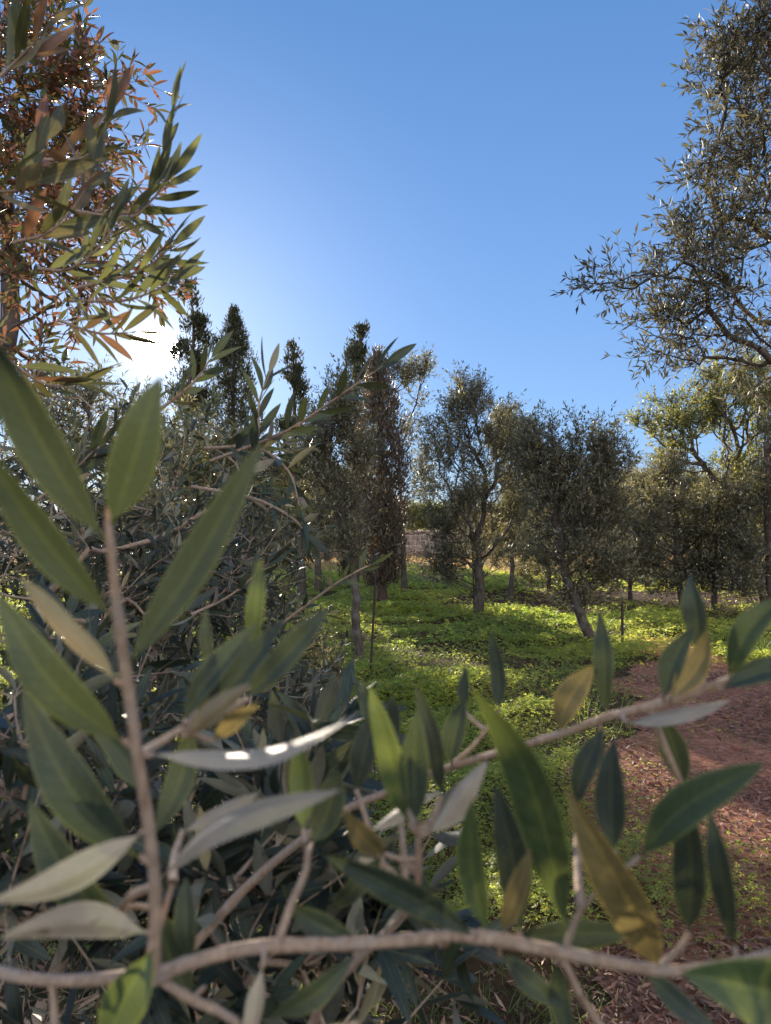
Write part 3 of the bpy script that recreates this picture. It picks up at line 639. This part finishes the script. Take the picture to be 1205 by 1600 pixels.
# ------------------------------------------------------------ big olive on the right
base = np.array((2.75, 4.0, float(height(2.75, 4.0))))
tree('olive_tree', 'big olive at the right edge with a long low branch reaching left', 'olive tree', base,
     [(1330, 900, 0.2), (1290, 700, 0.1), (1265, 560, 0), (1255, 470, 0)],
     [(1190, 40, 75, 60, 1.3), (1150, 110, 60, 50, 1.2), (1190, 200, 95, 60, 1.7), (1140, 270, 62, 50, 1.0), (1180, 340, 95, 55, 1.7), (1075, 370, 40, 30, .45), (1090, 415, 70, 35, .8), (985, 430, 45, 22, .38), (925, 447, 20, 13, .12),
      (1130, 480, 85, 45, 1.2), (1050, 500, 60, 40, .45), (1110, 540, 75, 45, .8), (1010, 560, 28, 20, .12), (1200, 560, 60, 60, 1), (1280, 300, 80, 150, 1.2), (1300, 100, 90, 130, 1)],
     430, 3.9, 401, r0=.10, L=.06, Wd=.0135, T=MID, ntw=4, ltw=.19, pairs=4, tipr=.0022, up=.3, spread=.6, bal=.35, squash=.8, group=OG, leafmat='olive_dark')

# ------------------------------------------------------------ olive tree on the left, close
base = np.array((-1.75, 2.3, float(height(-1.75, 2.3))))
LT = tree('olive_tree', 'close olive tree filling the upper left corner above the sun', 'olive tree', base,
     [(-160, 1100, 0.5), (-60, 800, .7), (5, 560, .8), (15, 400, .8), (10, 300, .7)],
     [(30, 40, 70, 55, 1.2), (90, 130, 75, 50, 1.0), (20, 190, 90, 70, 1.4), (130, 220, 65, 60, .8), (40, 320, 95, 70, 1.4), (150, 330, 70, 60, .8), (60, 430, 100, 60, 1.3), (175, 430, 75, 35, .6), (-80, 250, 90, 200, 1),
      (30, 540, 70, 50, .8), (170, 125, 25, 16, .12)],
     240, 2.0, 402, r0=.05, L=.047, Wd=.0105, T=NEAR, ntw=3, ltw=.13, pairs=4, tipr=.0014, up=.15, spread=.7, bal=.22, squash=.9, leafmat='olive_flare_tint', group=OG)

# ------------------------------------------------------------ foreground olive shrub
def leaf_mesh(b, t_, wd, bend, roll, flip, rng):
    """one modelled leaf: from base b to tip t_, bend sideways, rolled about its axis"""
    b = np.asarray(b); t_ = np.asarray(t_); ax = t_-b; L = np.linalg.norm(ax); D = ax/L
    V_ = U(CAM-(b+t_)/2); S = U(np.cross(D, V_)); Nn = np.cross(S, D)
    S0 = S.copy(); c, s = math.cos(roll), math.sin(roll); S, Nn = S*c+Nn*s, Nn*c-S*s
    if flip: S, Nn = -S, -Nn
    nt_, ns = 21, 9; T = np.linspace(0, 1, nt_); sv = np.linspace(-1, 1, ns)
    tt = np.clip((T-.07)/.93, 0, 1)
    prof = np.sin(np.pi*tt**.9)**.8*(1-.12*tt); prof[T <= .07] = 0; prof = np.maximum(prof, .055*(1-T*.9)); prof[-1] = .01
    wave = 1+.035*np.sin(T*9+rng.uniform(0, 6))
    curl = rng.uniform(-.10, .12); drop = np.sin(np.pi*T)*bend
    G = np.zeros((nt_, ns, 3)); asym = rng.uniform(-.06, .06); und = rng.uniform(-.5, .5)
    cup = rng.uniform(.22, .55); twist = rng.uniform(-.55, .55)
    for i in range(nt_):
        w_ = wd*.5*prof[i]*wave[i]
        for j in range(ns):
            ca, sa_ = math.cos(twist*(T[i]-.4)), math.sin(twist*(T[i]-.4)); Si, Ni = S*ca+Nn*sa_, Nn*ca-S*sa_
            s_ = sv[j]; h = cup*w_*(abs(s_)**1.3) - .10*w_*(abs(s_) > .9) + .05*w_*math.sin(T[i]*11+und*8)*s_
            G[i, j] = b+D*L*T[i]+S0*drop[i]+Si*w_*(s_+asym*(1-s_*s_))+Ni*(h+curl*L*math.sin(math.pi*T[i])+ .012*L*math.sin(T[i]*7+und*5))
    idx = np.arange(nt_*ns).reshape(nt_, ns)
    Q = np.stack([idx[:-1, :-1], idx[:-1, 1:], idx[1:, 1:], idx[1:, :-1]], -1).reshape(-1, 4)
    u = np.tile(sv, nt_)
    return G.reshape(-1, 3), Q, u, np.repeat(T, ns)

SH = thing('olive_shrub', 'foreground olive branches with large leaves filling the lower half', 'olive shrub', (-.62, .62, float(height(-.62, .62))))
rgF = np.random.default_rng(9)
MM = {'n': 'olive_near', 'y': 'olive_yellow', 'g': 'olive_young'}
def add_branch(stems, leavs, shift=0.0):
    """stems: [[(px,py,depth,radius px)...]...]; leaves: (bx,by,tx,ty,width px,depth base,depth tip,bend px,roll deg,side,material)"""
    g = Geo(); allp = []
    for st in stems:
        pts = np.array([P(a, b, c) for a, b, c, _ in st]); rr = np.array([.76*r_/F*c for _, _, c, r_ in st]); m_ = max(8, len(st)*6)
        line = smooth_line(pts, m_); u = np.linspace(0, len(st)-1, m_); rad = np.interp(u, np.arange(len(st)), rr)
        rad = rad*(1+rgF.uniform(-.03, .03, m_)); kn = rgF.choice(m_, max(1, m_//9)); rad[kn] *= 1.16
        if len(st) < 7 and st[-1][0] > 0 and st[-1][1] < 1600: rad[-1] *= .35; rad[-2] *= .8
        V, Q = tubes(line[None], rad[None], 12); g.add(V, Q); allp.append(line)
    allp = np.concatenate(allp)
    items = []
    for lf in leavs:
        bx, by, tx, ty, wp, db, dt, bd, roll, side, mt = lf
        b = P(bx, by, db); t_ = P(tx, ty, dt); dm = (db+dt)/2
        k_ = int(np.argmin(np.linalg.norm(allp-b, axis=1))); q = allp[k_]; gap = np.linalg.norm(q-b)
        if gap > .0015:
            mid = (q+b)/2+(t_-b)*-.03
            pr_ = .0008 if gap < .02 else .0011
            V, Q = tubes(smooth_line([q, mid, b+(t_-b)*.03], 7)[None], np.linspace(pr_*1.6, pr_, 7)[None], 8); g.add(V, Q)
        V, Q, u, tv = leaf_mesh(b, t_, wp*.84/F*dm/max(.3, math.cos(R(roll))), bd/F*dm, R(roll), side == 'u', rgF)
        items.append((V, Q, u, mt, tv))
    br = g.build('branch', M['twig'], SH)
    for V, Q, u, mt, tv in items:
        me = mesh_np('leaf', V, Q, M[MM[mt]], SH, {'u': u, 't': tv, 'v': np.full(len(V), rgF.uniform(.3, .75))})
        me.parent = br
        if mt == 'y': me['label'] = 'yellowed leaf'
    return br
# upright sprig
add_branch([[(238, 1535, .255, 13), (243, 1400, .25, 12.5), (232, 1290, .245, 12), (215, 1180, .24, 11.5), (200, 1070, .235, 11), (186, 970, .23, 11), (173, 850, .225, 8.5), (169, 812, .225, 6), (167, 790, .225, 2)],
            [(218, 1180, .24, 9), (250, 1160, .25, 8), (290, 1135, .26, 6)],
            [(240, 1385, .25, 8), (205, 1400, .26, 8), (190, 1420, .27, 6)],
            [(240, 1480, .255, 7), (270, 1380, .26, 5)]],
 [(166, 846, -30, 500, 90, .225, .20, -14, 20, 't', 'n'), (171, 822, 252, 588, 92, .225, .215, 4, 5, 't', 'n'),
  (178, 962, -30, 690, 72, .23, .20, -14, 15, 't', 'n'), (200, 1046, 412, 690, 72, .235, .22, 12, 28, 't', 'n'),
  (196, 1162, -5, 925, 84, .24, .22, -18, 10, 't', 'n'), (183, 1068, 28, 902, 42, .236, .222, 6, 45, 'u', 'n'),
  (222, 1345, 35, 1078, 88, .245, .235, -20, 5, 't', 'n'), (225, 1300, -18, 1412, 62, .243, .22, -10, 12, 'u', 'n'),
  (192, 1446, 45, 1248, 72, .28, .27, -10, 20, 't', 'n'), (235, 1458, 0, 1466, 66, .25, .235, 8, 25, 'u', 'n'),
  (232, 1182, 562, 1120, 36, .24, .215, -6, 55, 'u', 'n'), (248, 1372, 532, 1233, 50, .25, .225, -8, 38, 'u', 'n'),
  (286, 1138, 404, 972, 46, .262, .27, -6, 20, 't', 'n'), (296, 1136, 450, 966, 58, .265, .26, 4, 25, 't', 'n'),
  (385, 1096, 515, 948, 52, .30, .29, 6, 25, 't', 'n'), (396, 1020, 407, 872, 36, .31, .31, 0, 10, 't', 'g'),
  (292, 1152, 392, 1068, 42, .258, .25, -4, 10, 'u', 'y'), (330, 1160, 405, 1101, 34, .265, .26, -4, 10, 't', 'y'),
  (238, 1310, 300, 1130, 55, .26, .27, 8, 20, 't', 'n'), (327, 1045, 323, 948, 26, .30, .30, 0, 20, 't', 'n'),
  (242, 1480, 165, 1650, 84, .25, .24, 10, 10, 't', 'g'), (282, 1300, 405, 1238, 28, .29, .285, -3, 30, 'u', 'n'),
  (250, 1420, 300, 1560, 60, .28, .29, 6, 15, 't', 'n'), (225, 1240, 140, 1130, 45, .27, .28, 6, 25, 't', 'n'),
  (300, 1500, 290, 1370, 44, .285, .29, 0, 20, 't', 'n')])
# bottom branch
b0_ = np.array((-.62, .62, 0.)); C2 = -CAM
def PX(w_):     # world point -> (px, py, depth)
    q = np.array(w_)-CAM; d_ = q[1]*CP+q[2]*SP; u_ = -q[1]*SP+q[2]*CP
    return (602.5+F*q[0]/d_, 800-F*u_/d_, d_)
W1, W2, W3 = PX((-.60, .60, .02)), PX((-.50, .52, .62)), PX((-.34, .42, 1.08))
add_branch([[(*W1, 19), (*W2, 19), (*W3, 17), (-60, 1500, .30, 14), (-20, 1515, .295, 13), (85, 1532, .285, 12), (235, 1522, .27, 14), (300, 1503, .268, 14), (400, 1480, .268, 14), (560, 1474, .27, 13), (640, 1468, .27, 13), (740, 1463, .27, 13), (870, 1487, .265, 13), (1000, 1512, .26, 12), (1060, 1517, .258, 11), (1150, 1503, .255, 9), (1240, 1480, .25, 8)],
            [(238, 1522, .27, 10), (300, 1562, .265, 10), (345, 1582, .262, 9), (420, 1630, .26, 8)], [(82, 1532, .285, 8), (88, 1640, .28, 8)],
            [(885, 1480, .265, 7), (903, 1430, .26, 6), (935, 1390, .255, 4)], [(878, 1492, .265, 8), (905, 1550, .262, 7), (950, 1620, .26, 7)],
            [(430, 1484, .268, 9), (455, 1415, .275, 8), (478, 1360, .28, 7), (480, 1320, .28, 5)], [(1030, 1512, .26, 7), (1065, 1478, .258, 6), (1078, 1455, .258, 5)],
            [(300, 1560, .265, 6), (322, 1540, .27, 4)]],
 [(748, 1470, 503, 1338, 58, .268, .255, 10, 25, 't', 'n'), (560, 1468, 450, 1412, 50, .272, .28, -6, 20, 't', 'n'), (558, 1490, 418, 1592, 46, .272, .27, -6, 20, 't', 'n'),
  (764, 1462, 740, 1248, 56, .27, .265, -16, 20, 't', 'g'), (786, 1458, 831, 1325, 40, .268, .26, 6, 20, 't', 'y'), (812, 1462, 775, 1225, 66, .275, .28, 10, 15, 't', 'n'),
  (888, 1474, 736, 1078, 88, .265, .24, 14, 25, 't', 'g'), (1032, 1512, 884, 1226, 82, .26, .24, 16, 22, 't', 'y'), (1000, 1460, 798, 1470, 52, .275, .28, 6, 20, 't', 'n'),
  (1078, 1462, 1072, 1240, 64, .258, .25, 4, 15, 't', 'n'), (1148, 1485, 1108, 1262, 44, .258, .262, 6, 25, 't', 'n'),
  (996, 1342, 1194, 1192, 78, .25, .225, -14, 15, 't', 'g'), (1330, 1590, 1064, 1520, 135, .22, .21, 8, 15, 't', 'g'),
  (778, 1490, 884, 1572, 46, .272, .28, 4, 25, 't', 'n'), (412, 1508, 385, 1650, 34, .262, .255, 4, 30, 'u', 'n'),
  (868, 1500, 900, 1640, 44, .275, .28, 6, 20, 't', 'n'), (960, 1335, 962, 1155, 62, .275, .28, -6, 15, 't', 'n'), (900, 1262, 942, 1138, 46, .31, .31, -6, 15, 't', 'n'),
  (474, 1300, 466, 1152, 48, .285, .29, 0, 20, 't', 'g'), (486, 1322, 528, 1200, 62, .30, .30, 6, 15, 't', 'n'), (455, 1420, 560, 1470, 50, .285, .28, 5, 20, 't', 'n'),
  (560, 1600, 470, 1640, 40, .28, .27, 0, 20, 't', 'n'), (690, 1480, 620, 1400, 30, .30, .31, 0, 20, 't', 'n'), (1005, 1515, 1130, 1620, 44, .27, .27, 0, 20, 't', 'n')])
# middle fork with the upright blue-green leaf pair
X1, X2 = PX((-.56, .66, .05)), PX((-.30, .50, .75))
add_branch([[(*X1, 14), (*X2, 13), (420, 1720, .42, 10), (500, 1570, .36, 9), (560, 1500, .33, 8), (620, 1440, .31, 8), (650, 1400, .295, 7), (654, 1330, .285, 7), (656, 1285, .28, 6)]],
 [(652, 1288, 652, 1108, 60, .28, .275, -4, 8, 't', 'n'), (640, 1290, 578, 1072, 50, .283, .28, 6, 25, 't', 'g'), (668, 1305, 762, 1188, 44, .28, .27, 6, 35, 'u', 'n'),
  (690, 1250, 648, 1068, 40, .30, .30, 8, 15, 't', 'n'), (556, 1238, 588, 1108, 50, .34, .34, 0, 15, 't', 'n'), (592, 1150, 566, 1062, 32, .34, .34, 0, 15, 't', 'n'),
  (604, 1338, 538, 1266, 44, .29, .28, -4, 15, 't', 'y'), (600, 1330, 520, 1420, 40, .30, .31, 0, 20, 't', 'n'), (640, 1400, 560, 1340, 40, .31, .32, 0, 20, 'u', 'n'),
  (618, 1165, 612, 1082, 24, .36, .36, 0, 20, 't', 'n'), (575, 1300, 690, 1235, 26, .32, .31, 0, 45, 'u', 'n')])
# long branch rising to the right
Y1, Y2 = PX((-.60, .70, .05)), PX((-.42, .58, .8))
add_branch([[(*Y1, 16), (*Y2, 13), (150, 1640, .50, 11), (300, 1480, .48, 10), (400, 1372, .46, 9), (520, 1278, .42, 8), (600, 1240, .40, 7.5), (700, 1200, .375, 7), (800, 1170, .355, 7), (880, 1145, .345, 7), (950, 1120, .335, 8), (1030, 1100, .325, 9), (1130, 1066, .315, 9), (1260, 1015, .30, 8)],
            [(700, 1200, .375, 5), (740, 1165, .37, 4), (776, 1118, .37, 3)]],
 [(705, 1197, 726, 1092, 44, .37, .37, -4, 15, 't', 'n'), (873, 1146, 928, 1040, 54, .345, .335, -8, 20, 't', 'y'), (947, 1120, 936, 952, 38, .335, .33, 4, 20, 't', 'n'),
  (1036, 1096, 1084, 980, 46, .322, .315, -10, 20, 't', 'n'), (1046, 1094, 1108, 984, 50, .318, .31, 8, 15, 't', 'y'), (1086, 1018, 1080, 896, 46, .33, .33, 6, 10, 't', 'n'),
  (978, 1130, 1142, 1092, 30, .325, .31, 4, 45, 'u', 'n'), (1138, 1062, 1235, 925, 56, .312, .30, -10, 15, 't', 'g'), (1130, 1078, 1260, 1040, 48, .31, .30, -6, 30, 't', 'n'),
  (780, 1112, 768, 988, 32, .37, .37, 4, 20, 't', 'n'), (724, 1110, 728, 1042, 24, .38, .38, 0, 20, 't', 'n'), (1068, 1232, 1038, 1122, 54, .33, .33, 0, 20, 't', 'n'),
  (940, 1140, 905, 1232, 46, .34, .34, 0, 20, 't', 'n')])

# rest of the shrub: stems from the ground and the leafy mass behind the hand-placed branches
def filler(blobs, n, seed, L, Wd, ntw, ltw, pairs, tipr, d, name, leafmat='olive_mid', up=.3, spread=.7, T=NEAR, stem=None, nm='foliage'):
    rng = np.random.default_rng(seed)
    bl = []
    for (px, py, dk, rx, ry, rd, wt) in blobs:
        c = P(px, py, dk); bl.append((*c, rx/F*dk, rd, ry/F*dk, wt))
    att = ellips(bl, n, rng, .5); att = att[att[:, 2] > .1]
    # keep the air in front of the lens free
    e_ = att-CAM; att = att[np.linalg.norm(e_, axis=1) > .40]
    tr = smooth_line(stem, 12); X, par, cnt, m_ = grow(tr, .02, att, .25, rng)
    rad = tipr*cnt**.45; rad[:m_] = np.linspace(.022, .010, m_); rad = np.minimum(rad, .02)
    g = Geo(); V, Q = tubes(tr[None], rad[None, :m_], 10); g.add(V, Q)
    e = np.arange(m_, len(X)); a = X[par[e]]; b = X[e]; ln = np.linalg.norm(b-a, axis=1)[:, None]
    j1 = a+(b-a)*.5+rng.normal(0, 1, a.shape)*ln*.06; ra = np.minimum(rad[par[e]], rad[e]*1.4)
    V, Q = tubes(np.stack([a, j1, b], 1), np.stack([ra, (ra+rad[e])/2, rad[e]], 1), 6); g.add(V, Q)
    idx = np.arange(m_, len(X))
    TW, (LV, LQ, lv, lu) = foliage(X, par, idx, rng, ntw, ltw, pairs, L, Wd, T, up, spread)
    V, Q = tubes(TW, np.array([tipr*.9, tipr*.7, tipr*.5])[None]*np.ones((len(TW), 1)), 5); g.add(V, Q)
    br = g.build('branch', M['twig'], SH)
    fo = mesh_np(nm, LV, LQ, M[leafmat], SH, {'v': lv, 'u': lu}); fo.parent = br
b0 = np.array((-.62, .62, 0))
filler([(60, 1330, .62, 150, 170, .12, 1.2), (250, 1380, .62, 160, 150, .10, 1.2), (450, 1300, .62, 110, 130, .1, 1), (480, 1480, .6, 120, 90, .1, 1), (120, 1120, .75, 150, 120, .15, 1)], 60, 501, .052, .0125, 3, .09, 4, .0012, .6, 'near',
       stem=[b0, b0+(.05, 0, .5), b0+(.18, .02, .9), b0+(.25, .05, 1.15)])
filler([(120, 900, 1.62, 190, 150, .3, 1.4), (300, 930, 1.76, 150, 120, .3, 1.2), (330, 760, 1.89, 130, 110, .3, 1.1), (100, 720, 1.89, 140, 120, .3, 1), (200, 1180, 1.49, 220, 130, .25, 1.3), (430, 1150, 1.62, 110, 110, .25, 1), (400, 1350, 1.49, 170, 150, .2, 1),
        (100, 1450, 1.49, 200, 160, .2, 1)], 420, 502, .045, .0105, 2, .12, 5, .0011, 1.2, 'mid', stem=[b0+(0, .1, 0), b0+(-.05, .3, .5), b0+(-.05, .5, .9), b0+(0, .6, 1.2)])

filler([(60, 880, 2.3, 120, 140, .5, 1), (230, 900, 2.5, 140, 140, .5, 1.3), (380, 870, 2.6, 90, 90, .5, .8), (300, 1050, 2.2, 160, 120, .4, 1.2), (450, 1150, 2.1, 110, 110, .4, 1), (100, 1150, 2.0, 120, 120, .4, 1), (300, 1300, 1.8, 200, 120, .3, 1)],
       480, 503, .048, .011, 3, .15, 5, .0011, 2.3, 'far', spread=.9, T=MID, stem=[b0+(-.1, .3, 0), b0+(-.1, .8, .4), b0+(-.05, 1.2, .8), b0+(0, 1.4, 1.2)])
# leafy side sprays of the close left tree, modelled leaf by leaf in pairs
def spray(root, pts, n, L, Wd, seed, mat='olive_near', ang=.65, rpx=2.2):
    rng = np.random.default_rng(seed)
    line = smooth_line([P(*p) for p in pts], 4*n+2); d = pts[0][2]
    g = Geo(); V, Q = tubes(line[None], np.linspace(rpx*1.3, rpx*.5, len(line))[None]/F*d, 6); g.add(V, Q)
    br = g.build('branch', M['twig'], root)
    B = []; D = []; T = np.gradient(line, axis=0); T = U(T)
    side = U(np.cross(T[0], CAM-line[0])); 
    for i in range(n):
        k_ = min(len(line)-1, 4*i+3); s1 = side if i % 2 == 0 else U(np.cross(T[k_], side)*.8+side*.6)
        for sg in (-1, 1):
            B.append(line[k_]); a_ = ang*rng.uniform(.6, 1.25); D.append(T[k_]*math.cos(a_)+s1*sg*math.sin(a_)+rng.normal(0, .12, 3)+np.array((0, 0, .12)))
    B.append(line[-1]); D.append(T[-1]); B = np.array(B); D = np.array(D)
    Nn = U(CAM-B)*.8+rng.normal(0, .6, B.shape)+np.array((0, 0, .3))
    LL = L*rng.uniform(.75, 1.15, len(B))
    V, Q, v, u = leaves(B, D, Nn, LL, Wd*rng.uniform(.85, 1.15, len(B)), NEAR, rng)
    fo = mesh_np('foliage', V, Q, M[mat], root, {'v': v*.6+.1, 'u': u}); fo.parent = br
for i, a in enumerate([
    ([(150, 330, .95), (215, 330, .92), (240, 290, .9), (262, 215, .9), (272, 165, .9)], 7, .062, .013),
    ([(120, 330, .9), (200, 340, .88), (235, 315, .88), (262, 282, .88)], 5, .07, .015),
    ([(60, 250, .8), (130, 245, .82), (165, 200, .84), (182, 160, .85)], 6, .068, .016),
    ([(120, 450, .9), (200, 430, .88), (240, 410, .88), (268, 385, .88)], 6, .06, .014),
    ([(110, 470, .85), (190, 470, .85), (240, 455, .86), (270, 440, .88)], 6, .062, .013),
    ([(90, 500, .9), (150, 520, .9), (200, 520, .9)], 5, .06, .012),
    ([(0, 120, .75), (30, 90, .75), (60, 60, .75)], 4, .06, .015),
    ([(20, 380, .7), (80, 360, .7), (130, 300, .72), (150, 250, .75)], 7, .062, .016),
    ([(-20, 300, .6), (40, 290, .6), (75, 220, .62)], 5, .06, .016),
    ([(60, 420, .8), (110, 420, .8), (160, 380, .8), (190, 330, .82)], 7, .06, .014),
    ([(10, 560, .8), (70, 600, .82), (130, 600, .85)], 5, .06, .013),
    ]):
    spray(LT, a[0], a[1], a[2], a[3]*.74, 600+i, 'olive_spray' if i in (0, 1, 3, 4, 9) else 'olive_flare_tint')
for i, a in enumerate([
    ([(330, 720, 1.15), (430, 682, 1.1), (478, 655, 1.08), (540, 612, 1.05), (598, 572, 1.05)], 8, .058, .0125),
    ([(380, 760, 1.1), (402, 690, 1.1), (405, 630, 1.1), (420, 585, 1.1)], 7, .06, .0125),
    ([(320, 700, 1.2), (400, 700, 1.15), (450, 735, 1.12), (468, 790, 1.1)], 7, .058, .012),
    ([(300, 760, 1.2), (400, 780, 1.15), (460, 812, 1.1), (478, 838, 1.1)], 6, .05, .011),
    ([(420, 990, 1.7), (500, 930, 1.65), (545, 900, 1.6), (580, 882, 1.6)], 8, .05, .01),
    ([(300, 960, 1.3), (360, 930, 1.3), (420, 880, 1.3)], 6, .055, .012),
    ([(360, 1090, 1.0), (420, 1060, 1.0), (470, 1000, 1.0)], 6, .05, .012),
    ([(430, 1200, .8), (480, 1150, .8), (520, 1130, .8)], 5, .055, .013),
    ([(250, 640, 1.3), (300, 600, 1.3), (330, 560, 1.3)], 5, .06, .013),
    ([(60, 780, 1.0), (110, 740, 1.0), (150, 700, 1.0)], 6, .06, .014),
    ]):
    spray(SH, a[0], a[1], a[2], a[3], 700+i)
